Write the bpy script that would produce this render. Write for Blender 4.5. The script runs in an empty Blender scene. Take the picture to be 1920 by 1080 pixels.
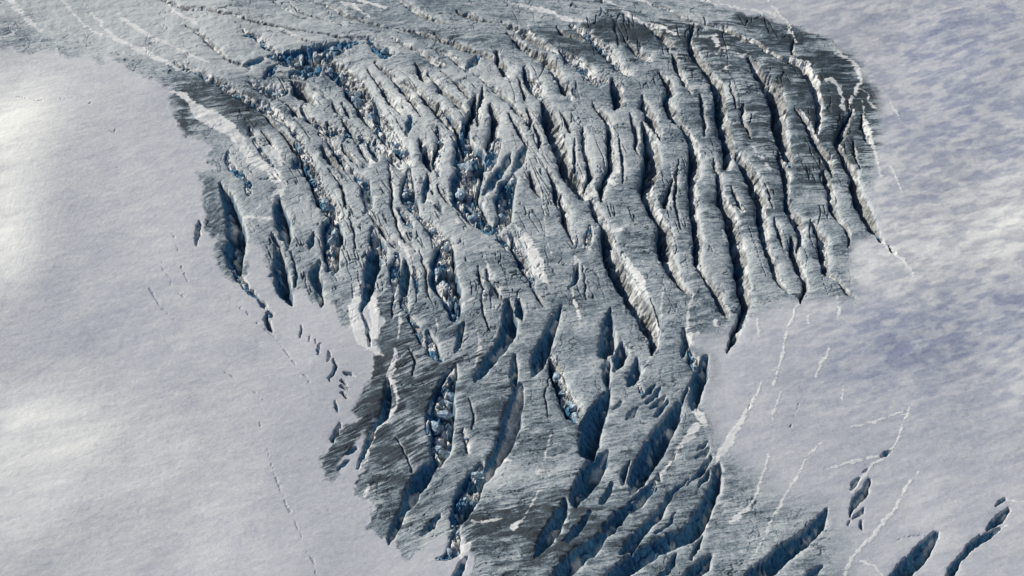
import bpy, math, random
import numpy as np

# ------------------------------------------------------------------ camera, world, sun, exposure
S = bpy.context.scene
DIST, PITCH, HFOV = 1200.0, math.radians(42), math.radians(28)
CAM = np.array([0.0, -DIST*math.cos(PITCH), DIST*math.sin(PITCH)])
cd = bpy.data.cameras.new("camera"); cam = bpy.data.objects.new("camera", cd)
S.collection.objects.link(cam); S.camera = cam
cam.location = CAM; cam.rotation_euler = (math.pi/2-PITCH, 0, 0)
cd.sensor_width = 36; cd.lens = 18/math.tan(HFOV/2); cd.clip_start = 1; cd.clip_end = 60000

SUN_EL, SUN_AZ = 34.0, -66.0        # azimuth clockwise from the view direction (+Y): from the left, a little beyond
w = bpy.data.worlds.new("World"); S.world = w; w.use_nodes = True
nt = w.node_tree; nt.nodes.clear()
sky = nt.nodes.new('ShaderNodeTexSky'); sky.sky_type = 'NISHITA'; sky.sun_disc = False
sky.sun_elevation = math.radians(SUN_EL); sky.sun_rotation = math.radians(SUN_AZ)
sky.altitude = 2500
bg = nt.nodes.new('ShaderNodeBackground'); bg.inputs['Strength'].default_value = 0.072
ow = nt.nodes.new('ShaderNodeOutputWorld')
nt.links.new(sky.outputs[0], bg.inputs[0]); nt.links.new(bg.outputs[0], ow.inputs[0])
sl = bpy.data.lights.new("sun", 'SUN'); sl.energy = 4.0; sl.angle = math.radians(0.5); sl.color = (1.0, 0.945, 0.85)
so = bpy.data.objects.new("sun", sl); S.collection.objects.link(so)
el, az = math.radians(SUN_EL), math.radians(SUN_AZ)
so.rotation_euler = (math.pi/2-el, 0, math.pi-az)
so.location = (-600, 300, 600)
vs = S.view_settings
vs.view_transform = 'Standard'; vs.look = 'None'; vs.gamma = 1; vs.exposure = 0.25
S.cycles.max_bounces = 5; S.cycles.diffuse_bounces = 3

# ------------------------------------------------------------------ noise on arrays
def _lat(ix, iy, seed):
    h = (ix.astype(np.int64)*374761393 + iy.astype(np.int64)*668265263 + seed*1442695041) & 0xffffffff
    h = ((h ^ (h >> 13))*1274126177) & 0xffffffff
    return ((h ^ (h >> 16)) & 0xffff).astype(np.float32)/65535.0
def vnoise(x, y, seed=0):
    ix = np.floor(x); iy = np.floor(y)
    fx = (x-ix).astype(np.float32); fy = (y-iy).astype(np.float32)
    fx = fx*fx*fx*(fx*(fx*6-15)+10); fy = fy*fy*fy*(fy*(fy*6-15)+10)
    ix = ix.astype(np.int64); iy = iy.astype(np.int64)
    a = _lat(ix, iy, seed); b = _lat(ix+1, iy, seed); c = _lat(ix, iy+1, seed); d = _lat(ix+1, iy+1, seed)
    return ((a*(1-fx)+b*fx)*(1-fy)+(c*(1-fx)+d*fx)*fy)*2-1
def fbm(x, y, seed=0, o=3, g=0.5):
    r = 0; a = 1.0; t = 0; f = 1.0
    for k in range(o):
        r = r + a*vnoise(x*f+k*17.3, y*f+k*9.1, seed+k*31); t += a; a *= g; f *= 2.03
    return r/t
def worley(x, y, seed=0):
    ix = np.floor(x).astype(np.int64); iy = np.floor(y).astype(np.int64)
    f1 = np.full(x.shape, 9.0, np.float32); f2 = f1.copy(); cid = np.zeros(x.shape, np.float32)
    for dx in (-1, 0, 1):
        for dy in (-1, 0, 1):
            cx = ix+dx; cy = iy+dy
            px = cx+_lat(cx, cy, seed); py = cy+_lat(cx, cy, seed+7)
            d = np.sqrt((px-x)**2+(py-y)**2).astype(np.float32)
            nearer = d < f1
            f2 = np.where(nearer, f1, np.minimum(f2, d))
            cid = np.where(nearer, _lat(cx, cy, seed+13), cid)
            f1 = np.where(nearer, d, f1)
    return f1, f2, cid
def sstep(a, b, x):
    t = np.clip((x-a)/(b-a), 0, 1); return t*t*(3-2*t)

# ------------------------------------------------------------------ the glacier surface as a grid of ground positions
def axis(lo, hi, step, far):
    core = np.arange(lo, hi+step*0.5, step)
    ext = []; s = step; p = 0
    while p < far:
        s *= 1.22; p += s; ext.append(p)
    ext = np.array(ext)
    return np.concatenate([(lo-ext)[::-1], core, hi+ext])
GX, GY = 0.42, 0.48
xs = axis(-385, 385, GX, 9000); ys = axis(-262, 345, GY, 9000)
X, Y = np.meshgrid(xs, ys); NY, NX = X.shape
X = X.astype(np.float32); Y = Y.astype(np.float32)
B = 7.0*fbm(X/190, Y/230, 3, 2) + 2.2*fbm(X/62+3, Y/80, 5, 2)
FP = 960/math.tan(HFOV/2)
fw = np.array([0, math.cos(PITCH), -math.sin(PITCH)]); up = np.array([0, math.sin(PITCH), math.cos(PITCH)])
def project(x, y, z):
    dy = y-CAM[1]; dz = z-CAM[2]
    depth = np.maximum(dy*fw[1]+dz*fw[2], 5.0)
    return 960+FP*x/depth, 540-FP*(dy*up[1]+dz*up[2])/depth
U, V = project(X, Y, B)
U = U.astype(np.float32); V = V.astype(np.float32)
def ground(u, v, z=0.0):          # picture direction -> point on the plane z
    dx = (u-960)/FP; dv = (540-v)/FP
    d = np.array([dx, fw[1]+dv*up[1], fw[2]+dv*up[2]])
    t = (z-CAM[2])/d[2]; return CAM+d*t
inframe = (np.abs(U-960) < 1150) & (np.abs(V-540) < 760)
W1 = fbm(X/9, Y/9, 11, 3, .55); W2 = fbm(X/9+40, Y/9, 12, 3, .55)
J1 = fbm(X/2.2, Y/2.2, 14, 2); J2 = fbm(X/2.2, Y/2.2+50, 15, 2)
UW = U+4.5*W1+1.5*J1; VW = V+4.0*W2+1.5*J2      # ragged copies, so no rim is a ruler line

def box_slices(u0, u1, v0, v1):
    pts = [ground(u, v) for u in (u0, u1) for v in (v0, v1)]
    x0 = min(p[0] for p in pts); x1 = max(p[0] for p in pts); y0 = min(p[1] for p in pts); y1 = max(p[1] for p in pts)
    return (slice(max(0, np.searchsorted(ys, y0)-1), min(NY, np.searchsorted(ys, y1)+1)),
            slice(max(0, np.searchsorted(xs, x0)-1), min(NX, np.searchsorted(xs, x1)+1)))
def chain(pts, pad=30):
    """signed position across a traced line for the grid around it: slices, s (0 left rim .. 1 right rim), width, distance outside, along"""
    p = np.array(pts, float); hw = p[:, 2].max()/2+pad
    sl_ = box_slices(p[:, 0].min()-hw, p[:, 0].max()+hw, p[:, 1].min()-hw, p[:, 1].max()+hw)
    u = UW[sl_]; v = VW[sl_]
    best = np.full(u.shape, 1e9, np.float32); q = np.zeros(u.shape, np.float32); wd = np.ones(u.shape, np.float32); al = np.zeros(u.shape, np.float32)
    L = 0
    for a, b in zip(p[:-1], p[1:]):
        dx, dy = b[0]-a[0], b[1]-a[1]; ll = math.hypot(dx, dy)+1e-6
        tr = ((u-a[0])*dx+(v-a[1])*dy)/ll**2; t = np.clip(tr, 0, 1)
        ex = u-(a[0]+t*dx); ey = v-(a[1]+t*dy); dist = np.sqrt(ex*ex+ey*ey)
        sg = ((u-a[0])*dy-(v-a[1])*dx)/ll       # + on the right-hand side of the picture for a line drawn downwards
        wseg = a[2]+(b[2]-a[2])*t
        m = dist-wseg/2 < best
        best = np.where(m, dist-wseg/2, best); q = np.where(m, np.sign(sg)*dist, q); wd = np.where(m, wseg, wd); al = np.where(m, L+t*ll, al)
        L += ll
    return sl_, 0.5+q/np.maximum(wd, 1), wd, best, al, L

# ------------------------------------------------------------------ traced crevasses: kind ; label ; points "x y width"
# kind R: sharp shaded left lip and long sunlit right wall, B: shaded far wall and sharp near lip; +j jumbled floor, +s snow floor
CREV_TEXT = """
@long parallel crevasses on the right
R;long crevasse starting at a small notch in the top right dirty ice;1303 44 4,1299 56 9,1293 70 9,1297 92 16,1308 108 18,1320 122 18,1332 140 20,1347 165 27,1349 200 26,1355 230 24,1362 260 26,1366 285 24,1362 312 12
R;longest crevasse of the right field, ending in a dark blue hook in the snow;1338 298 4,1345 330 12,1350 355 16,1355 380 24,1366 400 26,1376 430 28,1382 460 30,1386 490 32,1390 515 30,1396 540 26,1398 570 22,1392 598 20,1381 620 18,1371 642 14,1366 660 6
R;long crevasse just right of the hook-ended one, tapering to a point in grey ice;1383 288 12,1395 305 24,1408 330 28,1420 355 28,1427 380 26,1428 405 24,1430 430 22,1434 455 16,1442 480 14,1450 500 16,1460 522 14,1476 546 5
R;short side crack with a white tip between two long right crevasses;1374 348 4,1380 365 8,1386 382 10,1394 396 3
R;long crevasse left of the hook-ended one, with pale snow lying in its middle;1276 235 12,1290 250 16,1300 265 20,1302 290 26,1300 315 26,1298 345 18,1300 380 16,1302 410 18,1307 440 20,1308 465 18,1305 490 15,1316 510 8,1330 530 12,1345 550 16,1355 575 16,1363 592 8
R;wide crevasse with a broad tan sunlit wall in the dark upper right ice;1404 106 8,1415 120 18,1422 140 22,1438 155 28,1452 172 36,1457 195 34,1460 220 30,1465 245 30,1470 270 28,1480 290 22,1484 308 6
R;winding crevasse directly below the broad tan walled one;1460 280 6,1466 300 16,1474 325 18,1474 348 12,1474 372 12,1480 392 16,1494 410 20,1503 432 18,1500 455 12,1495 468 4
R;crevasse with a dark pocket at its foot reaching the snow, below the winding one;1484 448 8,1485 465 18,1496 485 20,1500 505 16,1510 522 14,1510 540 12,1504 555 10,1503 566 4
R;short dark slit beside the winding crevasse;1453 410 4,1459 425 10,1465 445 12,1468 462 4
R;thin kinked crack in dark ice left of the broad tan walled crevasse;1397 195 4,1392 212 10,1393 228 8,1402 240 7,1408 258 5
Rs;crevasse filled with bright snow blocks in the upper right dark ice;1430 90 5,1450 98 8,1465 106 8,1490 112 14,1510 125 18,1522 145 18,1530 170 16,1537 195 16,1535 220 18,1532 245 10
R;narrow tan crevasse curving below the snow block filled one;1490 200 4,1508 215 12,1516 235 12,1526 258 14,1536 275 16,1550 295 18,1558 312 14,1562 328 4
R;pinched crevasse with a knot in it fading into a white line at its foot;1546 318 5,1553 340 16,1560 360 14,1557 372 12,1563 392 14,1574 410 10,1586 428 10,1592 445 9,1590 462 3
R;outermost long crevasse at the right edge of the ice, narrowing into the snow;1598 205 8,1588 222 16,1576 245 18,1571 268 14,1580 288 14,1590 310 18,1602 330 22,1606 352 26,1616 378 26,1627 405 24,1640 428 18,1648 440 8
R;small pit at the foot of the outermost long crevasse;1645 440 4,1652 450 10,1659 457 3
R;last tiny slit in the snow beyond the outermost crevasse;1668 460 4,1674 470 7,1680 478 3
R;thin crack beside the white tongue at the right edge of the ice;1618 212 4,1619 235 10,1626 258 8,1633 268 3
R;hairline crack joining the right edge of the outermost crevasse;1601 262 6,1604 285 8,1609 305 5,1615 318 2
R;crevasse of the right field ending in a dotted line of pits;1520 410 4,1530 425 12,1540 450 20,1545 475 20,1546 500 16,1550 513 8,1565 522 6,1580 535 8,1590 548 10,1600 556 4
R;small dark notch under the short white line at the top right;1489 74 4,1486 88 8,1484 98 5
R;thin broken crack with snow crossing the dark ice near the top right;1225 8 4,1255 16 5,1282 32 6,1310 40 5,1335 46 6,1362 54 10,1385 62 10,1400 72 10,1420 80 8,1438 88 5
@crevasses of the upper middle
Rj;jumbled crevasse full of tan blocks in the dark ice at the top middle;1072 46 8,1090 56 14,1112 72 16,1135 92 20,1150 110 22,1162 125 20,1180 138 12
R;small dark hollow in grey ice at the top middle;1046 50 4,1056 60 12,1075 66 10,1092 72 8
R;short crevasse with a pale right wall right of the tan block jumble;1172 70 4,1184 84 12,1197 98 16,1212 108 14,1222 116 5
R;short crevasse strewn with snow under the long white line at the top;1212 42 6,1228 55 12,1245 68 18,1258 82 16,1254 98 5
R;shallow crack with a bright right lip in the top middle;945 42 5,965 52 12,985 62 14,1010 76 14,1030 88 12,1045 98 4
R;dirty brown walled crevasse in the top middle;952 62 6,962 70 10,975 82 16,995 92 20,1020 105 22,1037 122 22,1047 140 18,1052 155 6
Rj;rocky crevasse running right below the brown walled one;1050 95 6,1064 105 14,1082 115 16,1100 128 18,1112 142 16,1125 148 14,1138 155 7
Rj;pit with a blue block in it near the top middle;985 125 6,992 148 16,1004 162 20,1012 178 12,1015 188 4
R;deep crevasse with a long rounded tan wall bending through the middle top;1018 190 8,1026 215 24,1034 240 28,1045 265 24,1054 290 22,1064 320 20,1085 340 32,1096 356 28,1100 366 8
R;narrow black slot between two rounded ice backs;1092 240 6,1096 262 10,1098 285 10,1104 305 10,1106 330 14,1100 352 12
R;short blue hollow above the rounded ice backs;1050 150 8,1058 165 18,1068 182 8
R;dark V shaped pocket between pillowed ridges;1148 148 8,1156 168 22,1158 188 18,1152 200 6
R;narrow crevasse below the V shaped pocket;1116 195 5,1128 208 10,1138 222 11,1142 240 12,1142 258 12,1143 278 12,1148 298 14,1138 325 14,1128 350 14,1127 372 7
R;crevasse with tan blocks along its right wall in the middle right top;1203 178 5,1208 198 14,1220 220 18,1230 238 14,1238 258 5
R;dark crevasse just left of the long one with pale snow in its middle;1235 135 6,1250 152 14,1256 172 14,1252 190 14,1262 212 16,1270 226 10
R;shadowed crack behind the blocky tan ridge;1262 102 8,1270 120 14,1276 140 12,1286 160 10,1296 176 5
R;thin crack in grey ice beside the blocky tan ridge;1312 178 6,1318 200 12,1322 225 10,1320 252 5
R;big crevasse with a wide dark bay halfway, in the middle right;1205 228 6,1209 245 12,1217 262 20,1221 280 26,1221 300 28,1218 325 30,1210 350 26,1214 372 18,1224 395 16,1240 415 18,1246 440 24,1246 465 24,1254 490 22,1264 515 16,1278 535 12,1290 548 5
R;big crevasse with a fluted tan wall in the middle right of the fall;1108 375 8,1115 395 14,1124 412 12,1135 420 12,1140 440 22,1143 465 26,1150 490 30,1162 515 30,1180 540 30,1195 565 32,1210 590 32,1222 612 28,1229 635 18,1226 652 12,1222 665 4
R;slender crack on the left of two parallel ones in the centre ridge;1028 315 3,1035 335 8,1043 355 14,1045 375 10,1046 385 4
R;slender crack on the right of two parallel ones, ending in snow;1053 362 6,1056 385 12,1062 410 14,1066 430 8,1075 455 4
R;short blue crack at the left end of the centre ridge;993 322 8,1000 345 14,1012 365 6
B;small hooked slit at the foot of a white dotted line;1082 498 8,1081 515 10,1074 530 8,1066 542 4
Bj;small snowy pits in the ridge left of the fluted walled crevasse;1108 425 6,1104 440 12,1106 458 10,1102 466 5
R;small pit with a ring of ice in the middle right;1262 338 6,1256 352 8,1250 375 14,1249 388 8
Rj;rubble crevasse below the bright snow patch in the centre;962 445 10,970 470 16,982 495 14,995 520 12,1002 545 5
@crevasses of the upper left and middle left
R;shallow dark trough running under the dirty band at the top;745 50 3,780 58 6,815 68 8,850 78 12,885 92 10,905 100 5
R;shallow crack with a snow cornice at its head, top middle left;738 72 4,765 82 8,790 98 10,815 115 12,840 122 5
Bj;hollow with leaning ice slabs at the edge of the upper step;692 76 8,705 90 20,722 98 24,738 100 10
B;triangular dark hole in the upper middle;896 104 8,886 119 17,875 131 8
R;short crevasse with a tan wall beside the triangular hole;930 98 8,938 120 14,948 136 14,955 146 5
R;long straight crack with a wide sunlit wall in the upper middle left;742 146 3,765 155 7,790 172 12,815 195 18,830 215 18,845 235 12,855 250 4
R;short black slot under the ribbed ice at the upper middle;778 120 6,788 135 14,797 150 9
R;crack running between two long pillowed ridges;803 140 6,825 160 10,845 178 12,862 195 12,872 208 4
R;fine crack with a dark notch at its lower end;825 130 3,850 148 4,868 165 10,878 178 5
R;deep black slot beside a bulging ice block;892 178 8,889 205 18,881 228 16,875 248 12,878 264 5
R;second deep slot just right of the bulging ice block;922 194 6,926 218 16,928 238 14,922 258 12,915 280 10
R;dark line across a smooth pale ridge near the top;890 138 3,915 155 6,940 175 9,962 197 8,985 222 10,995 240 5
Rj;wide jumbled crevasse on the left of the upper middle;602 112 10,625 125 24,650 145 30,668 168 34,685 195 34,705 222 32,725 245 30,745 268 24,762 288 16,772 305 8
R;small notch left of the wide jumble;642 196 5,650 210 8,657 220 3
B;small forked hole under the wide jumble;657 238 5,648 252 8,642 262 4
R;long shallow crack crossing the pale top left ice;300 -10 4,318 2 8,340 12 10,362 15 10,385 14 9,410 20 7,450 30 6,500 43 7,540 52 6,590 60 4,625 63 3
R;straight trench with a pale floor in the top left ice;350 46 3,372 58 8,395 78 12,412 95 10,425 108 7,445 118 10,467 127 7
Rj;crevasse with a blue jumbled head in the top left ice;450 52 3,470 64 10,485 72 14,500 86 10,518 95 9,530 104 14,542 120 8
R;thin dark crack at the top left of centre;515 3 3,535 17 5,560 30 5,580 36 3
R;faint crack near the top edge;540 4 3,560 20 4,600 34 4,642 47 3
Bj;high fluted step with dark hollows at the upper left;670 79 8,642 86 20,612 96 34,582 106 42,552 110 38,525 108 22,506 103 9
Rj;long chain of broken pits under the smooth upper left ice;330 118 6,345 124 10,370 134 8,395 146 8,420 158 12,435 168 14,455 180 12,475 192 12,500 198 14,515 208 14,527 220 12,540 232 8,555 250 12,566 264 7
Rj;deep blue hole in the broken ice at the upper left;472 152 7,490 160 14,510 168 22,530 165 14
R;hollow with fluted pale walls at the upper left;548 150 10,562 164 28,575 177 22,588 190 8
R;short dark trough left of the fluted hollow;540 194 5,552 207 13,560 215 6
R;winding small trough in the middle of the upper left ice;570 204 6,578 220 12,590 232 8,600 242 8,612 252 5
R;small notch on the pale ridge near the wide jumble;622 190 4,632 205 8,636 212 3
R;small deep notch under the pale ridge;614 228 5,619 240 7
Rs;round hole with a snow lip near the left edge of the ice;470 238 6,472 246 13,473 252 6
Rj;crooked rubble crack running between the wide jumble and the broken winding crevasse;566 198 6,576 215 12,595 230 12,615 240 10,637 246 12,655 249 10,677 256 12,700 268 12,727 288 12,748 310 8
B;short dark cliff notch left of the high fluted step;492 109 8,475 117 14,458 122 8
R;shallow trough crossing the pale ice near the top edge;590 2 3,620 12 7,650 28 8,680 36 7,705 44 5,735 53 3
R;pale walled trough at the top edge left of the middle;742 -4 4,768 13 10,800 30 10,825 38 6,850 43 3
R;short pale walled trough at the top edge;858 18 4,872 26 9,895 33 9,927 41 4
R;dark edged crack running from the shallow trough to the triangular hole;815 61 5,845 76 10,870 88 11,900 99 10,930 112 8,952 126 4
R;short crack under the dark edged one;812 88 4,838 99 9,862 117 10,872 128 4
R;faint crack beside the high fluted step;528 60 3,558 71 6,590 81 5
R;thin crack over the head of the wide jumble;600 60 3,630 66 5,665 70 6,700 73 4
R;ribbed crack between the long straight crack and the wide jumble;705 118 4,728 135 10,748 155 12,765 175 12,780 198 10,790 215 5
R;narrow rib crack in the upper middle left;690 130 4,706 150 9,722 172 10,740 195 9,752 212 5
B;black cleft in the fluted walls of the wide jumble;700 182 5,704 205 14,712 228 14,720 244 6
Bj;dark broken cleft under the high fluted step;610 122 6,592 132 16,570 136 18,548 138 10
Bj;small broken pocket at the end of the high fluted step;520 122 5,508 132 14,498 142 8
R;short shadowed crack in the upper left ribs;640 268 4,652 285 9,664 300 7
R;rib crack above the broken winding crevasse;520 238 4,534 252 9,545 268 10,552 284 6
R;thin dark crack in the ribs of the upper left;488 200 4,503 218 8,518 236 7
R;small crack beside the round hole;492 246 4,506 262 7,516 276 4
R;ribbed crack at the right of the upper centre;975 150 4,982 172 8,988 190 5
R;shadowed groove in the pale ice back of the centre;1000 232 4,1008 252 9,1012 272 6
R;groove along the pillowed ridge of the upper centre;955 212 4,968 235 9,980 258 8,988 280 5
B;blue bay at the foot of the pale pillowed ridge;988 268 6,980 288 14,972 306 12,964 322 6
R;thin groove in the grey ridge right of the big bay crevasse;1160 255 3,1166 285 6,1170 315 6,1168 342 4
R;short groove in the ice ridge of the middle right;1078 262 4,1076 290 7,1080 318 5
R;narrow groove beside the tan block walled crevasse;1180 212 4,1188 235 9,1194 262 8,1196 288 5
R;long thin groove between two long right crevasses;1272 300 3,1270 335 7,1268 370 8,1272 405 6,1276 430 4
R;short groove high in the dark right ice;1370 150 3,1376 175 7,1378 200 5
R;fine groove left of the winding crevasse;1436 340 3,1446 368 6,1452 390 4
@crevasses of the left margin
B;big dark crevasse at the left edge of the ice;413 343 6,424 362 16,432 385 22,440 415 28,443 440 34,440 465 36,440 490 28,446 508 12
Bj;chain of blue pits above the big left crevasse;430 285 6,427 303 8,437 318 10,452 328 12,464 342 10,468 362 8
B;isolated blue slit in the snow left of the big left crevasse;375 418 8,372 440 12,366 458 5
B;upper narrow dark crevasse, second from the left edge;522 368 8,524 390 16,528 415 22,536 440 20,541 462 5
B;long dark crevasse reaching down into the snow, second from the left;512 438 5,520 455 10,525 480 18,524 505 22,528 530 26,535 550 20,544 566 12,549 576 3
B;fine crack right of the second left crevasse;547 468 3,550 490 5,553 515 6,551 536 4
Rj;broken crevasse winding down the left third;554 268 8,565 280 14,574 296 20,583 318 24,590 335 18,600 355 20,608 370 26,620 388 26,631 404 18
B;shaded bay beside the broken winding crevasse;568 290 6,560 305 18,552 316 6
Bj;dark rubble filled trench below the broken winding crevasse;627 402 12,622 425 30,622 450 34,622 475 26,622 500 20,624 514 6
B;dark blue trench whose foot touches smooth snow;597 490 8,590 510 18,594 530 18,596 545 14,603 562 12,604 576 4
B;little blue hollow left of the rubble filled trench;588 435 4,582 452 10,578 466 4
R;short crack with blue head at the left third;602 274 5,612 288 12,625 300 12,640 310 9,665 321 10,684 335 6
Bj;string of snow bridged pits at the foot of the big left crevasse;440 505 12,447 520 12,460 533 12,466 546 8,477 552 11,484 560 4,493 570 11,500 579 5,508 590 10
B;pointed dark pit at the end of the pit string in the snow;497 588 6,501 603 14,505 615 12,509 625 3
@crevasses of the middle
Bj;snow rubble crevasse in the left middle;660 315 5,672 330 10,685 345 16,688 365 16,690 385 12,688 400 5
R;long thin black crack in the left middle;694 398 3,708 420 6,722 440 8,742 460 7,748 466 3
Bj;blue pockets beside the long thin black crack;698 428 8,705 450 20,712 468 24,722 478 8
B;shaded crevasse above the white snow tongue;703 462 10,700 480 22,700 500 26,694 520 22,690 540 20,686 560 16,678 582 6
B;dotted dark holes in the white snow tongue;681 588 5,687 610 7,692 630 8,694 650 4
B;narrow dark trench in the left middle;762 488 8,762 505 16,760 525 18,758 545 12
Bj;big crevasse with pale rubble and a black right side at the centre left;838 452 14,832 475 30,830 500 40,832 525 44,842 545 36,848 570 26,853 590 18,855 602 5
Bj;black pit under the narrow trench of the left middle;762 548 6,758 560 16,758 574 14,762 584 5
Rj;small winding rubble crevasse in the left middle;768 590 8,776 605 16,783 625 14,790 640 12,800 648 6
Bj;black hole with white rubble at its lip;803 622 10,808 645 24,812 662 22,826 676 10
B;short shaded notch in the grey slab at the centre;868 608 8,864 630 14,858 650 10,855 661 4
R;thin snowy crack in the grey slab;903 538 4,902 562 5,910 590 6,920 620 5
B;large black crevasse bending left at the centre;950 562 8,955 580 22,956 605 28,951 630 30,938 650 24,922 670 24,905 690 22,895 706 18,889 719 5
B;small black hole above the large bending crevasse;925 533 8,930 546 13,934 556 5
B;crevasse left of the white snow ribbon at the lower left;728 713 8,728 735 20,728 755 18,720 780 18,705 798 12,697 812 12,690 830 12,680 850 10,672 876 5
Bj;very large blue trench with ice blocks at the lower centre left;854 688 10,844 710 26,834 735 40,830 765 48,828 790 46,828 815 46,826 840 44,822 862 22
B;long blue shaded wall running down to the lower left point;818 858 12,802 880 32,785 905 34,770 930 30,758 952 18,750 970 18,740 990 18,732 1008 10,729 1019 3
B;black pit at the top right of the centre hole group;968 562 10,975 583 18,980 602 6
B;leaning crevasse between smooth slabs at the centre;1051 570 6,1044 590 14,1032 615 22,1024 640 28,1016 662 34,1008 682 28,1001 701 7
Rj;jumbled crevasse with standing ice blocks at the centre;1036 666 8,1040 688 28,1048 708 30,1055 728 26,1065 748 30,1075 768 34,1081 784 12
B;spindle shaped crevasse with a snow step inside;1147 577 6,1143 600 18,1140 625 28,1138 648 34,1130 664 18,1125 672 4
B;blue bay right of the spindle shaped crevasse;1166 640 8,1166 660 26,1160 678 24,1152 695 6
B;oval hole under the spindle shaped crevasse;1138 670 8,1136 690 18,1138 710 16,1141 729 6
B;large crevasse running from the oval hole to the lower centre;1144 731 8,1131 752 26,1119 775 36,1109 800 42,1105 825 44,1103 843 34
B;wide blue crevasse below the ice bridge at the lower centre;1138 846 8,1122 868 36,1105 892 44,1090 915 36,1079 935 24,1080 950 8
B;blue crevasse ending in a thin white lip at the lower centre;1060 938 10,1052 960 26,1040 985 32,1025 1010 30,1010 1030 20,1002 1044 5
B;black slot on the left of the grey slabs;963 666 8,964 690 16,964 718 12,962 730 4
Bs;long crevasse with a blue snow floor, centre bottom;977 718 12,970 745 28,962 770 34,957 800 38,948 825 34,935 850 30,923 870 24,912 892 18,905 906 5
Bj;wide rubble strewn crevasse at the bottom left of the fall;903 872 14,893 895 38,880 920 48,868 945 42,856 970 32,848 987 10
B;small blue gash near the bottom left ice edge;822 966 10,808 985 15,788 1003 5
Bj;snowy pit group at the bottom edge of the ice;860 992 10,855 1010 22,850 1030 24,836 1045 13,820 1049 5
B;small pit at the very bottom left of the ice;872 1045 7,864 1060 16,858 1074 17,850 1090 8
Rj;rubble crack at the top of the central jumble, left side;705 262 9,715 275 14,730 290 14,748 300 16,752 316 6
Bj;blue pocket chain between rounded ridges of the central jumble;768 318 8,766 335 16,762 355 22,768 375 24,778 392 16,783 402 5
R;dark fluted bay under a pale knob in the central jumble;790 262 10,800 285 20,808 305 15,810 320 5
R;thin tan crack between two central ridges;804 325 4,808 342 8,814 360 4
B;soft blue hollow beside the thin tan crack;803 330 5,801 350 12,796 374 6
R;small crack on a smooth ridge of the central jumble;820 345 4,832 362 7,842 383 5
Bj;widest blue chasm of the central jumble, full of leaning blocks;872 226 8,872 250 18,870 275 32,880 300 46,880 325 46,872 350 46,872 372 42,885 390 34,900 410 28,912 425 20,922 436 8
B;blue trench along the right of the widest central chasm;958 288 6,950 305 14,935 325 14,920 345 15,907 364 6
Bj;snow strewn trench right of the smooth central ridge;964 332 10,949 355 26,945 380 26,945 405 22,935 425 13,919 435 6
Bj;blocky blue trench meeting the big grey slab;930 432 7,940 445 14,950 458 12,957 470 6
Rj;rubble gully slanting through the centre left ridges;778 397 6,792 412 12,806 425 16,820 437 16,835 450 13,848 459 6
Rj;short rubble pocket beside the snow bead line;752 395 6,762 410 14,771 422 8
R;narrow crack under the snow bead line of the left middle;728 303 4,734 345 7,737 385 8,745 420 7,755 442 5,768 455 5,781 469 3
B;little blue notch on the pale central ridge;815 385 5,822 392 10,827 403 4
Bj;rubble pocket left of the narrow dark trench;744 476 8,741 500 18,741 522 16,737 542 6
B;small shaded notch near the top of the central ridges;768 215 5,769 232 11,764 252 5
R;short slit left of the bulging ice block;907 165 5,903 188 10,898 212 9,895 232 5
R;short slit in pillowed ice of the upper centre;991 203 5,996 222 9,992 240 5
R;curved slit in the long tan wall;1056 212 4,1064 228 9,1070 244 5
Bj;blue cracked hollow behind the deep black slots;934 262 10,926 285 16,914 305 18,903 322 10
R;long crack under the ribbed pale ridge of the upper centre;820 190 4,838 205 8,852 228 10,862 252 12,868 275 8
Rj;rubble crack along the left side of a smooth ridge;820 238 5,826 258 12,822 280 14,818 302 12,822 322 7
B;shadowed notch in the upper left jumble;692 262 6,700 280 12,706 298 8
R;crack winding between narrow ridges of the left third;640 222 5,655 238 10,668 258 10,678 280 10,690 300 6
Rj;rubble crack crossing narrow ridges of the left third;600 250 6,616 262 12,632 280 14,645 300 10,652 318 5
R;narrow crack between ribs right of the broken winding crevasse;596 226 5,612 244 8,628 256 8
R;thin crack in the pale ribs of the left third;618 318 4,634 338 6,644 362 7,650 390 5
Bj;small pocket of blue blocks at the left third;476 262 5,488 280 10,500 296 8,512 312 6
R;short blue crack under the elongated snow patch;540 262 5,552 280 9,560 292 6
R;crack curving through the pale slab of the left middle;655 400 3,662 430 5,668 462 4
R;hairline crack in the slab right of the narrow trench;790 470 3,796 500 5,800 530 5,806 560 4
Rj;snowy crack at the left of the dark ice slab;742 540 4,740 570 8,736 596 5
Bj;small rubble notch under the pointed snow wedge;776 500 5,780 520 9,782 545 6
R;crack with snow beads crossing the great grey slab;895 500 3,900 520 7,905 540 4
Rj;rubble notch above the black centre hole;912 508 5,920 520 10,930 530 7
R;thin crack below the bright snow patch;1000 540 3,1010 556 8,1018 570 5
R;narrow crack between the spindle crevasse and the snow line;1095 500 3,1100 530 4,1098 560 3
Bj;small blocky pits above the oval slits;1196 716 4,1204 730 8,1212 740 4
B;blue pocket under the grey ice blocks of the lower right;1148 905 6,1138 925 14,1126 942 10
Bj;blocky gap between fallen blocks at the lower centre right;1206 918 6,1196 934 14,1180 950 10
B;shallow blue trough beside the diagonal trench;1105 960 6,1092 980 14,1075 1000 14,1066 1016 6
@crevasses of the lower right
B;blue pocket left of the row of small ovals;1194 671 6,1192 690 19,1186 708 20,1177 721 6
B;uppermost of the row of small oval slits;1228 717 5,1218 732 13,1208 743 5
B;second of the row of small oval slits;1239 724 5,1228 742 11,1214 753 6
B;third of the row of small oval slits;1247 742 5,1235 755 13,1221 763 6
B;lowest of the row of small oval slits;1253 752 5,1242 766 12,1231 778 8
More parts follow.
